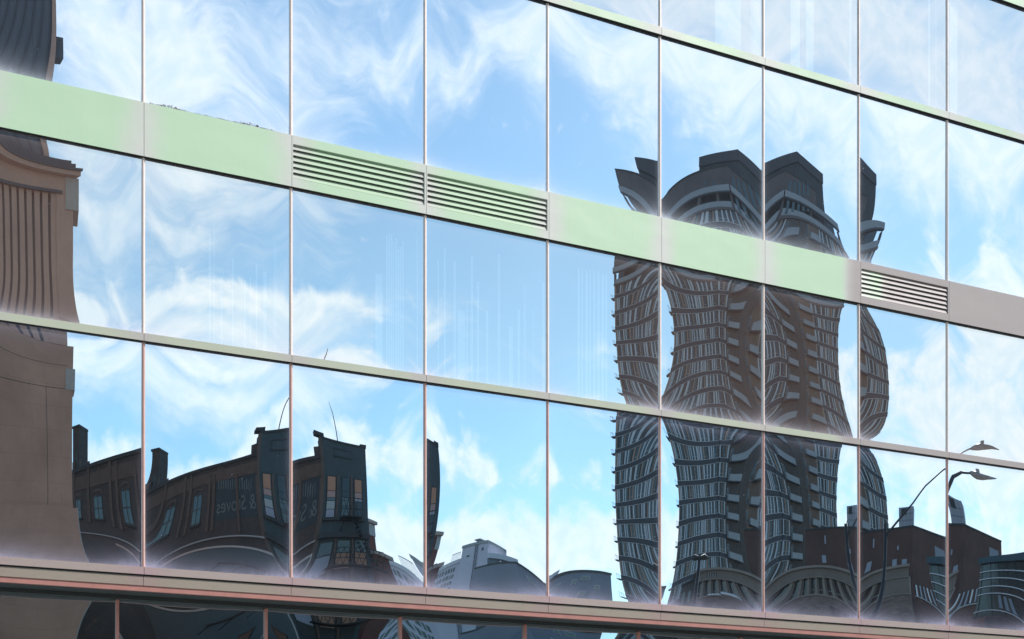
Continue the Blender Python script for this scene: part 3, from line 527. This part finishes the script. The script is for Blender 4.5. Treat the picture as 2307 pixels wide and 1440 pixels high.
for (a, b, y0, y1) in ((212, 238, 1165, 1235), (286, 318, 1152, 1228), (390, 424, 1133, 1221)):
    wo = g.px(a, b, y0, y1, -.0, .03).build('window', M_frame, db)
    ca, cb = g.U(a), g.U(b); z0, z1 = g.Z((a+b)/2, y1), g.Z((a+b)/2, y0)
    m = MB(); mid = (ca+cb)/2
    for (p0, p1, q0, q1) in ((ca+.08, mid-.05, z0+.08, (z0+z1)/2-.04), (mid+.05, cb-.08, z0+.08, (z0+z1)/2-.04), (ca+.08, mid-.05, (z0+z1)/2+.04, z1-.1), (mid+.05, cb-.08, (z0+z1)/2+.04, z1-.1)):
        o = g.b(p0, p1, q0, q1, .0301, .036).build('pane', M_wteal); o.parent = wo
    o = g.b(ca-.1, cb+.1, z0-.12, z0-.001, .0, .16).build('sill', M_coping); o.parent = wo
    m = MB()                                        # arched brick head
    for q in range(6):
        a0 = math.pi*q/6; a1 = math.pi*(q+1)/6; cx_ = (ca+cb)/2; rr = (cb-ca)/2+.08
        m.hexa([g.P(cx_+rr*math.cos(a1), .05, z1+.25*math.sin(a1)), g.P(cx_+rr*math.cos(a0), .05, z1+.25*math.sin(a0)), g.P(cx_+rr*math.cos(a0), 0, z1+.25*math.sin(a0)), g.P(cx_+rr*math.cos(a1), 0, z1+.25*math.sin(a1)),
                g.P(cx_+rr*math.cos(a1), .05, z1+.12+.25*math.sin(a1)), g.P(cx_+rr*math.cos(a0), .05, z1+.12+.25*math.sin(a0)), g.P(cx_+rr*math.cos(a0), 0, z1+.12+.25*math.sin(a0)), g.P(cx_+rr*math.cos(a1), 0, z1+.12+.25*math.sin(a1))])
    o = m.build('arch', M_pilast); o.parent = wo
g.px(475, 644, 1072, 1205, .0, .012).build('painted_sign', M_signp, db)
def text(body, size, face, X, Y, mat, parent, off=.02):
    c = bpy.data.curves.new('lettering', 'FONT'); c.body = body; c.size = size; c.extrude = .004
    o = bpy.data.objects.new('lettering', c); col.objects.link(o)
    dg = bpy.context.evaluated_depsgraph_get(); me = bpy.data.meshes.new_from_object(o.evaluated_get(dg)); bpy.data.objects.remove(o)
    # letters read from left to right for someone standing before the wall: that is against u
    xa = -face.u if (-face.u).cross(Vector((0, 0, 1))).dot(face.n) > 0 else face.u
    ua = face.U(X); org = Vector(face.P(ua, off, face.Z(X, Y)))
    me.transform(Matrix(((xa.x, 0, face.n.x, org.x), (xa.y, 0, face.n.y, org.y), (0, 1, 0, org.z), (0, 0, 0, 1))))
    me.materials.append(mat); return link('lettering', me, parent)
text('& Stoves', 1.25, g, 640, 1172, M_letter, db)
for i in range(15): g.px(486+i*9.8, 488+i*9.8+random.random()*2, 1086+random.random()*8, 1116+random.random()*8, .0125, .02).build('faded_stroke', M_letter, db)
g.b(g.U(200), g.L, g.Z(450, 1272), g.Z(450, 1268), .0, .15).build('string_course', M_wframe, db)
zf = h.Z(740, 970)
h.b(.002, h.L, 0, zf, -1.0, 0).build('front_wall', M_render, db)
h.b(.002, h.L+.05, zf, zf+.12, -.6, .05).build('front_coping', M_coping, db)
g.px(624, 650, 988, 1025, -.6, -.01).build('parapet_step', M_dkbrick, db)
h.b(-.35, h.U(673), zf+.121, h.Z(660, 946), -.6, .06).build('parapet_pier', M_coping, db)
h.b(h.U(816), h.L+.06, zf+.121, h.Z(825, 968), -.6, .06).build('parapet_pier', M_coping, db)
h.b(-.1, h.U(662), 0, zf, .0, .08).build('corner_band', M_pilast, db)
# name panel with incised border
h.px(705, 775, 992, 1012, .0, .05).build('name_panel', M_render, db)
h.px(703, 777, 989, 992, .0, .07).build('panel_border', M_coping, db); h.px(703, 777, 1012, 1015, .0, .07).build('panel_border', M_coping, db)
def sash(face, X0, X1, Y0, Y1, split, mats, parent):
    wo = face.px(X0, X1, Y0, Y1, .0, .05).build('window', M_frame, parent)
    rows_ = len(mats)
    for i_, mt in enumerate(mats):
        ya = Y0+3+(Y1-Y0-5)*split[i_]; yb = Y0+3+(Y1-Y0-5)*split[i_+1]-1.8
        if mt: o = face.px(X0+3, X1-3, ya, yb, .0501, .058).build('pane', mt); o.parent = wo
    return wo
SPL = (0, .36, .52, .60, .80, 1)
sash(h, 672, 709, 1070, 1188, SPL, (M_tan, M_pink, M_wteal, M_wframe, M_notice), db)
sash(h, 732, 765, 1074, 1190, SPL, (M_shopw, M_shopw, M_wteal, M_wteal, M_wteal), db)
sash(h, 782, 816, 1080, 1194, SPL, (M_tan, M_pink, M_notice, M_shopw, M_shopw), db)
for X in (712, 768): h.px(X, X+8, 1072, 1192, .0, .06).build('brick_mullion', M_pilast, db)
h.px(664, 822, 1192, 1199, .0, .3).build('sill', M_coping, db)
h.px(655, 836, 1236, 1250, .0, .5).build('lintel', M_coping, db)
for X in (716, 775): h.px(X, X+9, 1250, 1480, .0, .12).build('shop_pier', M_pilast, db)
for (a, b, c) in ((668, 714, M_wglass), (727, 773, M_wglass), (786, 826, M_wglass)):
    wo = h.px(a, b, 1254, 1378, .0, .05).build('window', M_frame, db)
    o = h.px(a+3, b-3, 1258, 1293, .0501, .058).build('pane', M_wglass); o.parent = wo
    o = h.px(a+3, b-3, 1296, 1340, .0501, .06).build('pane', M_notice if a == 668 else M_tan); o.parent = wo
for (a, b) in ((680, 705), (735, 760), (790, 815)): h.px(a, b, 1395, 1470, .0, .05).build('window', M_frame, db)
# fire escape
fe = empty('fire_escape', h.P(h.U(780), .5, h.Z(780, 1340)), 'black iron fire escape on the front of the dark brick building', 'fire escape')
def landing(X0, X1, Y, dep=.9):
    u0, u1 = h.U(X0), h.U(X1); z = h.Z((X0+X1)/2, Y); m = MB()
    h.box(m, u0, u1, z-.06, z, .31, .31+dep); m.build('landing', M_iron, fe)
    m = MB()
    for zz in (z+.35, z+.95): h.box(m, u0, u1, zz, zz+.05, .28+dep, .31+dep)
    k = u0
    while k < u1-.3:
        m.tube([h.P(k, .29+dep, z), h.P(k+.4, .29+dep, z+.95)], .018, 4); m.tube([h.P(k+.4, .29+dep, z), h.P(k, .29+dep, z+.95)], .018, 4); k += .4
    m.build('railing', M_iron, fe)
landing(728, 800, 1196); landing(700, 868, 1338)
m = MB(); za, zb_ = h.Z(770, 1196), h.Z(850, 1338); ua, ub = h.U(775), h.U(845)
for o_ in (.5, 1.0): m.tube([h.P(ua, o_, za), h.P(ub, o_, zb_)], .03, 5)
for i in range(12):
    k = (i+.5)/12; h.box(m, ua+(ub-ua)*k-.1, ua+(ub-ua)*k+.1, za+(zb_-za)*k, za+(zb_-za)*k+.03, .5, 1.0)
m.build('stair', M_iron, fe)
m = MB()
for X in (735, 790): m.tube([h.P(h.U(X), .05, h.Z(X, 1228)), h.P(h.U(X), 1.0, h.Z(X, 1200))], .03, 5)
m.build('bracket', M_iron, fe)
an = MB().tube([h.P(h.U(731), -.5, zf+.1), h.P(h.U(730), -.5, h.Z(730, 930)), h.P(h.U(727), -.5, h.Z(730, 880)), h.P(h.U(722), -.5, h.Z(730, 850))], [.04, .035, .025, .012], 6)
tag(an.build('antenna', M_iron), 'thin whip antenna on the roof of the dark brick building', 'antenna')

# --- low blue-grey shop building in front of it
t_ = VW(520, HY, 52); t_.z = 0
sb = empty('shop_building', t_, 'low blue grey windowless shop wall before the dark brick building', 'building')
q = Face(330, 54, 657, 51.2); q.skew = .8; zt = q.Z(500, 1292)
q.b(0, q.L, 0, zt, -5, 0).build('wall', M_shopw, sb)
q.b(-.05, q.L+.05, zt, zt+.10, -5, .06).build('coping', M_wframe, sb)
for (a, b) in ((362, 385), (452, 505), (520, 560), (590, 625)):
    wo = q.px(a, b, 1392, 1450, .0, .04).build('window', M_frame, sb); o = q.px(a+3, b-3, 1396, 1446, .041, .05).build('pane', M_wglass); o.parent = wo
aw = empty('awning_frame', q.P(q.U(560), 0, zt), 'thin dark awning frame on the blue grey shop wall', 'awning frame')
m = MB(); zz = q.Z(560, 1335)
for X in (500, 560, 620): m.tube([q.P(q.U(X), .02, zz), q.P(q.U(X)+.2, 1.2, zz-.6)], .03, 5)
m.tube([q.P(q.U(490), .06, zz), q.P(q.U(640), .06, zz)], .04, 5); m.build('rail', M_iron, aw)

# --- red brick building with stone quoins
M_redbrick = brickmat('dark_red_brick', (.14, .045, .04), (.17, .055, .045), (.12, .10, .09), .25, .085)
t_ = VW(850, HY, 80); t_.z = 0
rb_ = empty('red_brick_building', t_, 'narrow dark red brick building with stepped stone cornices behind the fire escape', 'building')
q = Face(800, 80, 862, 82)
q.b(0, q.L, 0, q.Z(830, 1205), -6, 0).build('wall', M_redbrick, rb_); q.b(-.1, q.L+.25, q.Z(830, 1205), q.Z(830, 1196), -6, .3).build('cornice', M_lightstone, rb_)
q.b(q.L-.9, q.L+.05, q.Z(830, 1240), q.Z(830, 1206), -2, .06).build('capital', M_wframe, rb_)
q2 = Face(850, 78, 897, 79)
q2.b(0, q2.L, 0, q2.Z(870, 1300), -6, 0).build('wing_wall', M_redbrick, rb_); q2.b(-.1, q2.L+.3, q2.Z(870, 1300), q2.Z(870, 1290), -6, .35).build('wing_cornice', M_lightstone, rb_)

# --- pale apartment block
M_pale = plain('pale_lilac_concrete', (.60, .58, .68), .8, 0, .2, .25)
M_pale2 = plain('white_balcony_front', (.66, .66, .72), .8, 0, .2, .25)
M_greyc = plain('slate_grey_render', (.22, .24, .30), .8, 0, .2, .2)
t_ = VW(1050, HY, 140); t_.z = 0
pb = empty('apartment_block', t_, 'pale lilac apartment block with rooftop plant tower low in the glass', 'building')
q = Face(868, 138, 985, 136); zt = q.Z(930, 1318)
q.b(0, q.L, 0, zt, -12, 0).build('wall', M_pale, pb); q.b(0, q.L+.1, zt, zt+.5, -12, .3).build('parapet', M_pale2, pb)
nf = 7
for i in range(nf):
    for (a, b) in ((878, 897), (902, 918), (925, 945), (950, 966)):
        y = 1328+i*22
        wo = q.px(a, b, y, y+13, .0, .06).build('window', M_wglass, pb); o = q.px((a+b)/2-1, (a+b)/2+1, y, y+13, .061, .12).build('frame', M_pale2); o.parent = wo
m = MB()
for i in range(9): m.tube([q.P(q.U(935+i*5), -.5, zt+.5), q.P(q.U(935+i*5), -.5, zt+1.6)], .04, 4)
m.tube([q.P(q.U(935), -.5, zt+1.6), q.P(q.U(975), -.5, zt+1.6)], .05, 4); m.build('roof_railing', M_wframe, pb)
q = Face(985, 134, 1087, 132); zt = q.Z(1040, 1268)
q.b(0.002, q.L, 0, zt, -8, 0).build('tower_wall', M_pale, pb); q.b(-.1, q.L+.1, zt, zt+.35, -8, .2).build('tower_coping', M_wframe, pb)
q.px(1040, 1050, 1253, 1266, -1.5, -.2).build('vent', M_notice, pb); q.px(1034, 1056, 1250, 1253, -1.8, .1).build('vent_cap', M_wframe, pb)
q.px(1065, 1071, 1279, 1288, .0, .1).build('window', M_wglass, pb); q.px(1010, 1020, 1298, 1303, .0, .1).build('window', M_wglass, pb)
m = MB()
for i in range(26): q.px(1041, 1049, 1270+i*6, 1272+i*6, .05, .12, m)
q.px(1040, 1041.5, 1268, 1426, .0, .14, m); q.px(1048.5, 1050, 1268, 1426, .0, .14, m); m.build('ladder', M_greyc, pb)
q = Face(1087, 132, 1195, 134); zt = q.Z(1140, 1318)
q.b(.002, q.L, 0, zt, -10, 0).build('balcony_wall', M_greyc, pb); q.b(0, q.L+.1, zt, zt+.7, -10, .6).build('roof_edge', M_pale2, pb)
for i in range(8):
    y = 1330+i*21
    for (a, b, dk) in ((1092, 1126, 1), (1133, 1157, 0), (1163, 1190, 0)):
        wo = q.px(a, b, y, y+13, .0, .06).build('window', M_wglass if dk else M_wteal, pb)
        o = q.px((a+b)/2-1, (a+b)/2+1, y, y+13, .061, .12).build('frame', M_pale2); o.parent = wo
    q.px(1089, 1193, y+14, y+19, .0, .7).build('balcony', M_pale2, pb)
for X in (1127, 1158): q.px(X, X+5, 1322, 1500, .0, .5).build('column', M_pale2, pb)
t_ = VW(1280, HY, 118); t_.z = 0
gb = empty('slate_grey_block', t_, 'plain slate grey block with few small windows beside the apartment block', 'building')
q = Face(1193, 118, 1378, 128); q.skew = -.3
za, zb_ = q.Z(1195, 1318), q.Z(1377, 1345)
m = MB(); m.hexa([q.P(0, 0, 0), q.P(q.L, 0, 0), q.P(q.L, -10, 0), q.P(0, -10, 0), q.P(0, 0, za), q.P(q.L, 0, za), q.P(q.L, -10, za), q.P(0, -10, za)]); m.build('wall', M_greyc, gb)
q.b(0, q.L+.1, za, za+.25, -10, .1).build('coping', M_frame, gb)
for (a, b, y) in ((1215, 1226, 1340), (1258, 1272, 1352), (1285, 1312, 1350), (1240, 1250, 1385), (1290, 1308, 1395), (1225, 1238, 1415), (1330, 1345, 1385)):
    wo = q.px(a, b, y, y+13, .0, .06).build('window', M_pale2, gb); o = q.px(a+1, b-1, y+1, y+12, .061, .08).build('pane', M_wglass); o.parent = wo

# --- the tall apartment tower
M_twbr = brickmat('tower_dark_brick', (.085, .07, .068), (.10, .08, .075), (.07, .065, .065), .4, .14)
M_twbrown = brickmat('tower_brown_brick', (.17, .115, .095), (.19, .13, .105), (.11, .09, .08), .4, .14)
M_crown = brickmat('crown_grey_brick', (.10, .085, .09), (.12, .10, .105), (.09, .08, .085), .4, .14)
M_pent = plain('penthouse_dark_cladding', (.035, .042, .052), .7, 0, .3, .3)
M_slab = plain('dark_slab_edge', (.05, .052, .065), .7, 0, .3, .4)
M_fin = plain('pale_wall_strip', (.48, .49, .54), .7, 0, .25, .3)
M_fin2 = plain('brown_wall_strip', (.34, .22, .17), .7, 0, .25, .3)
M_rail = plain('frosted_balcony_glass', (.26, .27, .30), .3, 0, .2, .3)
M_line = plain('thin_light_line', (.42, .42, .46), .6, 0, .1, .3)
t_ = VW(1680, HY, 160); t_.z = 0
tw = empty('apartment_tower', t_, 'tall apartment tower with striped walls and dark penthouse repeated across several panes', 'tower')
L = Face(1413, 165, 1655, 158); Rr = Face(1655, 158, 1957, 168); Rc = Face(1655, 158, 1846, 164.3)
ztop = ZC+(HY-407)/F*158.5; FH = 3.08
zfl = [ztop-6.6-FH*i for i in range(24)]
zs = zfl[0]
def prism(faceL, faceR, z0, z1, oL, oR, name, mat, depth=None):
    A, C, B = faceL.A+faceL.n*oL, None, faceR.B+faceR.n*oR
    # corner where both offset planes meet
    p0 = faceL.A+faceL.n*oL; p1 = faceR.A+faceR.n*oR; d0, d1 = faceL.u, faceR.u
    det = d0.x*(-d1.y)+d1.x*d0.y; r = p1-p0; t = (r.x*(-d1.y)+d1.x*r.y)/det; C = p0+d0*t
    A2 = A-faceL.u*0; D = A+(B-C)
    ring = [A, C, B, D]; m = MB(); m.hexa([(q.x, q.y, z0) for q in ring]+[(q.x, q.y, z1) for q in ring]); return m.build(name, mat, tw)
prism(L, Rr, 0, zs, 0, 0, 'shaft', M_wglass)
prism(L, Rr, zs+.001, ztop-3.2, -1.8, -1.8, 'loggia_wall', M_wglass)
prism(L, Rc, ztop-3.2, ztop, .25, .25, 'crown', M_crown)
prism(L, Rc, ztop+.001, ztop+.25, .4, .4, 'crown_coping', M_coping)
PL = Face(1523, 167, 1728, 161.5); PR = Face(1728, 161.5, 1897, 168)
zp_ = ZC+(HY-340)/F*161.5
prism(PL, PR, ztop-4.0, zp_-.001, 0, 0, 'penthouse', M_pent); prism(PL, PR, zp_-1.7, zp_, .3, .3, 'penthouse_rim', M_slab)
for fc in (L, Rr):
    # ring balcony under the crown, loggia piers and rail
    fc.b(-.1, fc.L+.1, ztop-4.3, ztop-4.05, 0, .55).build('ring_slab', M_slab, tw); fc.b(-.1, fc.L+.1, ztop-4.04, ztop-3.05, .47, .55).build('ring_balustrade', M_rail, tw)
    k = 0.0
    while k < fc.L+.1: fc.b(max(k-.25, 0), min(k+.25, fc.L), zs, ztop-4.31, -.5, .1).build('pier', M_crown, tw); k += fc.L/4.0
    fc.b(0, fc.L, zs-.4, zs+.0, .001, .35).build('loggia_slab', M_crown, tw); fc.b(.3, fc.L-.3, zs+.001, zs+1.0, .1, .17).build('loggia_balustrade', M_rail, tw)
for X in (1550, 1580, 1628): L.px(X, X+6, 458, 475, .251, .30).build('window', M_wteal, tw)
for X in (1672, 1700, 1728, 1756, 1784): Rr.px(X, X+13, 432, 480, .251, .32).build('window', M_wteal, tw); Rr.px(X, X+13, 490, 530, .101, .2).build('window', M_wteal, tw)
rt = random.Random(21)
uSt = Rr.U(1690); uB1 = Rr.U(1694); uB2 = Rr.U(1750); uC1 = Rr.U(1798); uC2 = Rr.U(1846)
# coloured wall strips between the floors: two builds of many alike pieces
fins = {M_fin: MB(), M_fin2: MB(), M_twbr: MB()}; lines = MB(); teal = MB()
nfl = 19
for i in range(nfl):
    z1 = zfl[i]-.4 if i == 0 else zfl[i]-.02; z0 = zfl[i+1]+.78
    for fc, ua, ub in ((L, 0, L.L), (Rr, 0, uSt), (Rr, uC2, Rr.L)):
        fc.b(ua-(.02 if fc is L else -.05), ub, zfl[i+1], zfl[i+1]+.74, .0, .16).build('floor_band', M_slab, tw)
        fc.box(lines, ua, ub, zfl[i+1]+.741, zfl[i+1]+.82, .0, .20); fc.box(lines, ua, ub, zfl[i+1]-.10, zfl[i+1]-.03, .0, .19)
        u = ua+.05; seq = random.Random(int(ua*10)+(i % 2)*3+(7 if fc is L else 0))
        while u < ub-.25:
            wd = seq.choice((.16, .22, .30, .30, .42)); gp = seq.choice((.18, .26, .4, .62))
            mt = seq.choice((M_fin, M_fin, M_fin, M_fin2, M_twbr))
            fc.box(fins[mt], u, min(u+wd, ub), z0+.05, z1, .001, .12)
            if gp > .5: fc.box(lines, u+wd, min(u+wd+gp, ub), z0+.55, z0+.60, .001, .05)
            if gp == .4: fc.box(teal, u+wd, min(u+wd+gp, ub), z0+.05, z1, .001, .02)
            u += wd+gp
    # corner balconies sticking out at the left edge
    za = zfl[i+1]; m = L.b(-.85, -.021, za, za+.12, -1.0, .4); m.build('balcony_slab', M_slab, tw)
    m = L.b(-.86, -.80, za+.9, za+.95, -1.0, .4); L.box(m, -.86, -.82, za+.12, za+.9, .34, .38); L.box(m, -.86, -.82, za+.12, za+.9, -1, -.95); L.box(m, -.50, -.46, za+.12, za+.9, .34, .38); m.build('balcony_railing', M_line, tw)
    # brown wall and balcony stacks on the right-hand face
    for (a, b) in ((uB1, uB2-.5), (uC1, uC2-.3)):
        Rr.b(a, b, za, za+.15, .061, .85).build('balcony_slab', M_slab, tw); Rr.b(a, b, za+.151, za+1.15, .79, .85).build('balcony_front', M_rail, tw); Rr.b(a, a+.07, za+.151, za+1.15, .2, .78).build('balcony_side', M_rail, tw)
        wo = Rr.b(a-.9 if a != uB1 else a+.1, a-.35 if a != uB1 else a+.6, za+.3, za+2.3, .061, .12).build('door', M_line, tw); 
        o = Rr.b(a-.85 if a != uB1 else a+.15, a-.40 if a != uB1 else a+.55, za+.35, za+2.25, .121, .14).build('pane', M_wglass); o.parent = wo
for mt, nm in ((M_fin, 'pale_strips'), (M_fin2, 'brown_strips'), (M_twbr, 'dark_strips')): fins[mt].build(nm, mt, tw, kind='stuff')
lines.build('light_edges', M_line, tw, kind='stuff'); teal.build('teal_glass_strips', M_wteal, tw, kind='stuff')
Rr.b(uSt+.001, uB2-.001, 0, zs, .001, .06).build('dark_brick_wall', M_twbr, tw); Rr.b(uB2, uC1-.8, 0, zs, .001, .12).build('brown_pier_wall', M_twbr, tw); Rr.b(uC1-.799, uC2-.001, 0, zs, .001, .06).build('brown_brick_wall', M_twbrown, tw)

# --- podium: brown brick building with plant tower and louvred stack
M_podbr = brickmat('podium_brown_brick', (.105, .055, .05), (.12, .062, .055), (.08, .055, .05), .25, .085)
t_ = VW(2050, HY, 112); t_.z = 0
pd = empty('brown_brick_building', t_, 'windowless dark brown brick building with boxy roofline right of the tower base', 'building')
a = Face(1769, 118, 2079, 112); b = Face(2079, 112, 2290, 118.5); zt = a.Z(2070, 1173)
tw_save = tw; tw = pd
prism(a, b, 0, zt, 0, 0, 'wall', M_podbr); prism(a, b, zt+.001, zt+.2, .08, .08, 'coping', M_coping)
for (X, y0, y1) in ((1872, 1212, 1236), (2006, 1232, 1244)): a.px(X, X+8, y0, y1, .0, .05).build('vent_grille', M_notice, pd)
for X in (1852, 1985, 2030): a.px(X, X+22, 1272, 1296, .0, .05).build('blank_window', M_notice, pd)
b.px(2215, 2270, 1228, 1262, .0, .05).build('louvre_panel', M_greyc, pd)
for i in range(9):
    X = 2084+i*17; wo = b.px(X, X+9, 1345, 1386, .0, .05).build('window', M_frame, pd); o = b.px(X+1.5, X+7.5, 1347, 1384, .051, .06).build('pane', M_notice if i % 3 else M_pale2); o.parent = wo
b.px(2079, 2300, 1393, 1396, .0, .3).build('string_course', M_wframe, pd)
tw = tw_save
stk = empty('metal_stack', VW(2050, 1172, 116), 'square riveted grey metal stack on the brown brick roof', 'stack')
q = Face(2014, 117, 2083, 116); z0 = zt+.15; z1 = q.Z(2050, 1112)
M_metal = plain('galvanised_sheet', (.32, .31, .36), .5, .2, .3, .5)
q.b(0, q.L, z0, z1, -2.2, 0).build('casing', M_metal, stk)
m = MB()
for i in range(1, 4): q.box(m, 0, q.L, z0+(z1-z0)*i/4-.04, z0+(z1-z0)*i/4+.04, .0, .06)
for i in range(0, 5): q.box(m, q.L*i/4-.03, q.L*i/4+.03, z0, z1, .0, .065)
m.build('seams', M_greyc, stk); q.b(q.L*.15, q.L*.5, z1-.9, z1-.15, .066, .1).build('vent_opening', M_frame, stk)

# --- long cornice building with pillared windows
M_corn = plain('brown_grey_cornice', (.20, .16, .14), .75, 0, .3, .4)
M_corn2 = plain('pillar_stone', (.26, .215, .19), .75, 0, .3, .4)
M_rubble = brickmat('rubble_stone', (.24, .18, .16), (.15, .11, .10), (.10, .08, .075), .55, .22)
t_ = VW(1780, HY, 92); t_.z = 0
cb_ = empty('pillared_building', t_, 'low building with heavy stone cornice and pillared window band before the tower', 'building')
q = Face(1545, 97, 2062, 88); q.skew = .5; zt = q.Z(1800, 1306)
zt = q.Z(1800, 1310)
q.b(0, q.L, 0, zt-1.05, -12, -.5).build('glazed_wall', M_wglass, cb_)
q.b(-.2, q.L+.2, zt-.22, zt, -12, .45).build('cornice_lip', M_corn2, cb_); q.b(0, q.L, zt-1.05, zt-.221, -12, .1).build('frieze', M_corn, cb_)
q.b(0, q.L, zt-1.13, zt-1.051, -.5, .2).build('moulding', M_corn2, cb_)
zw = q.Z(1800, 1398)
k = 0
while k < q.L-3.3: q.b(k, k+.30, zw, zt-1.131, -.499, .0).build('pillar', M_corn2, cb_); q.b(k+.31, k+.46, zw, zt-1.131, -.499, -.2).build('pillar_return', M_corn, cb_); k += 1.0
q.b(q.L-3.0, q.L, 0, zt-1.131, -.499, .05).build('end_wall', M_corn, cb_)
for i in (.33,): q.b(0, q.L-3, zw+(zt-1.13-zw)*i, zw+(zt-1.13-zw)*i+.05, -.499, -.42).build('glazing_bar', M_line, cb_)
q.b(0, q.L, 0, zw, -.499, .12).build('stone_base', M_rubble, cb_); q.b(-.1, q.L, zw, zw+.12, -.4, .22).build('base_coping', M_corn2, cb_)
for X in (1860,): q.px(X, X+75, 1415, 1450, .12, .5).build('dark_canopy', M_iron, cb_)
for i in range(9):
    uu = q.U(1595)+i*.17
    q.b(uu, uu+.05, zt-.85, zt-.42, .101, .14).build('sign_letter', M_wframe if i % 2 else M_frame, cb_)
q.px(1612, 1650, 1405, 1409, .22, .8).build('white_awning', M_pale2, cb_); q.px(1655, 1700, 1396, 1402, .22, .8).build('white_awning', M_pale2, cb_)
t_ = VW(1500, HY, 100); t_.z = 0
lb = empty('dark_corner_building', t_, 'dark brick corner block at the foot of the tower', 'building')
q = Face(1482, 101, 1560, 98); zt2 = q.Z(1520, 1362)
q.b(0, q.L, 0, zt2, -6, 0).build('wall', M_dkbrick, lb); q.b(-.2, q.L+.2, zt2, zt2+.2, -6, .2).build('coping', M_coping, lb)
for X in (1492, 1520): wo = q.px(X, X+16, 1385, 1425, .0, .05).build('window', M_frame, lb); o = q.px(X+2, X+14, 1388, 1422, .051, .06).build('pane', M_wteal); o.parent = wo

# --- glass building on the right with white floor lines
t_ = VW(2300, HY, 84); t_.z = 0
rg = empty('ribbon_window_building', t_, 'dark ribbon window building with thin white floor lines at the right edge', 'building')
q = Face(2168, 86, 2620, 78); q.skew = -1.0; zt = q.Z(2300, 1262)
q.b(0, q.L, q.Z(2300, 1425), zt, -10, -.1).build('glass_wall', M_wglass, rg); q.b(-.2, q.L, zt, zt+.5, -10, .4).build('roof_edge', M_shopw, rg)
for Y in (1286, 1308, 1331, 1352, 1404): q.b(0, q.L, q.Z(2300, Y+2.2), q.Z(2300, Y), -.099, .15).build('white_floor_line', M_pale2, rg)
m = MB(); k = .2
while k < q.L: q.box(m, k, k+.06, q.Z(2300, 1424), zt, -.099, -.03); k += 1.3
m.build('glazing_bars', M_frame, rg)
for X in (2250, 2275, 2298): q.px(X, X+14, 1362, 1400, -.099, -.05).build('grey_curtain', M_greyc, rg)  # plain grey curtain panels
q.b(0, q.L, 0, q.Z(2300, 1425), -10, .05).build('brick_base', M_redbrick, rg)
q.px(2205, 2290, 1432, 1470, .05, .3).build('dark_opening', M_iron, rg)

# --- street lamps
M_lamp = plain('dark_lamp_post', (.022, .024, .028), .5, .2, .2, 2)
M_lumi = plain('grey_lamp_head', (.30, .25, .23), .4, .3, .25, 6)
def lamp_path(pts, Z): return [VW(X, Y, Z) for X, Y in pts]
Zl = 34.0
base = VW(1964, HY, Zl); base.z = 0
sl = empty('street_lamp', base, 'dark street lamp with long curved arm reaching over the road', 'street lamp')
top = VW(1968, 1172, Zl)
MB().tube([(base.x, base.y, 0), (base.x, base.y, .6), (top.x, top.y, top.z)], [.14, .10, .075], 12).build('post', M_lamp, sl, smooth=True)
arm = lamp_path([(1968, 1205), (1990, 1186), (2030, 1150), (2075, 1112), (2118, 1068), (2150, 1048), (2182, 1040)], Zl)
MB().tube(arm, [.045, .042, .038, .034, .032, .03, .03], 10).build('arm', M_lamp, sl, smooth=True)
pa = lamp_path([(2178, 1041), (2186, 1041), (2198, 1042), (2215, 1043), (2232, 1043), (2256, 1046)], Zl)
o = MB().tube(pa, [.04, .085, .11, .09, .06, .012], 12).build('lamp_head', M_lumi, sl, smooth=True)
c = VW(2204, 1026, Zl); d = MB(); d.tube([c, c+Vector((0, 0, -.14))], .06, 10); dd = d.build('photocell', M_lumi); dd.parent = sl; dd.location = -Vector(sl.location)
MB().tube(lamp_path([(1972, 1172), (1976, 1160), (1980, 1172), (1979, 1200)], Zl), .02, 6).build('bracket', M_lamp, sl)
Z2 = 40.0; base = VW(1560, HY, Z2); base.z = 0
s2 = empty('street_lamp', base, 'dark twin headed street lamp before the tower base', 'street lamp')
MB().tube([(base.x, base.y, 0), VW(1560, 1283, Z2)], [.12, .08], 10).build('post', M_lamp, s2, smooth=True)
MB().tube(lamp_path([(1530, 1286), (1538, 1281), (1560, 1284), (1582, 1281), (1602, 1285)], Z2), [.03, .13, .07, .13, .03], 8).build('twin_head', M_lamp, s2, smooth=True)
m = MB().tube(lamp_path([(1560, 1284), (1561, 1272)], Z2), .06, 6); m.build('finial', M_lamp, s2)

scene.render.engine = 'CYCLES'
scene.cycles.max_bounces = 10; scene.cycles.glossy_bounces = 4; scene.cycles.transparent_max_bounces = 8
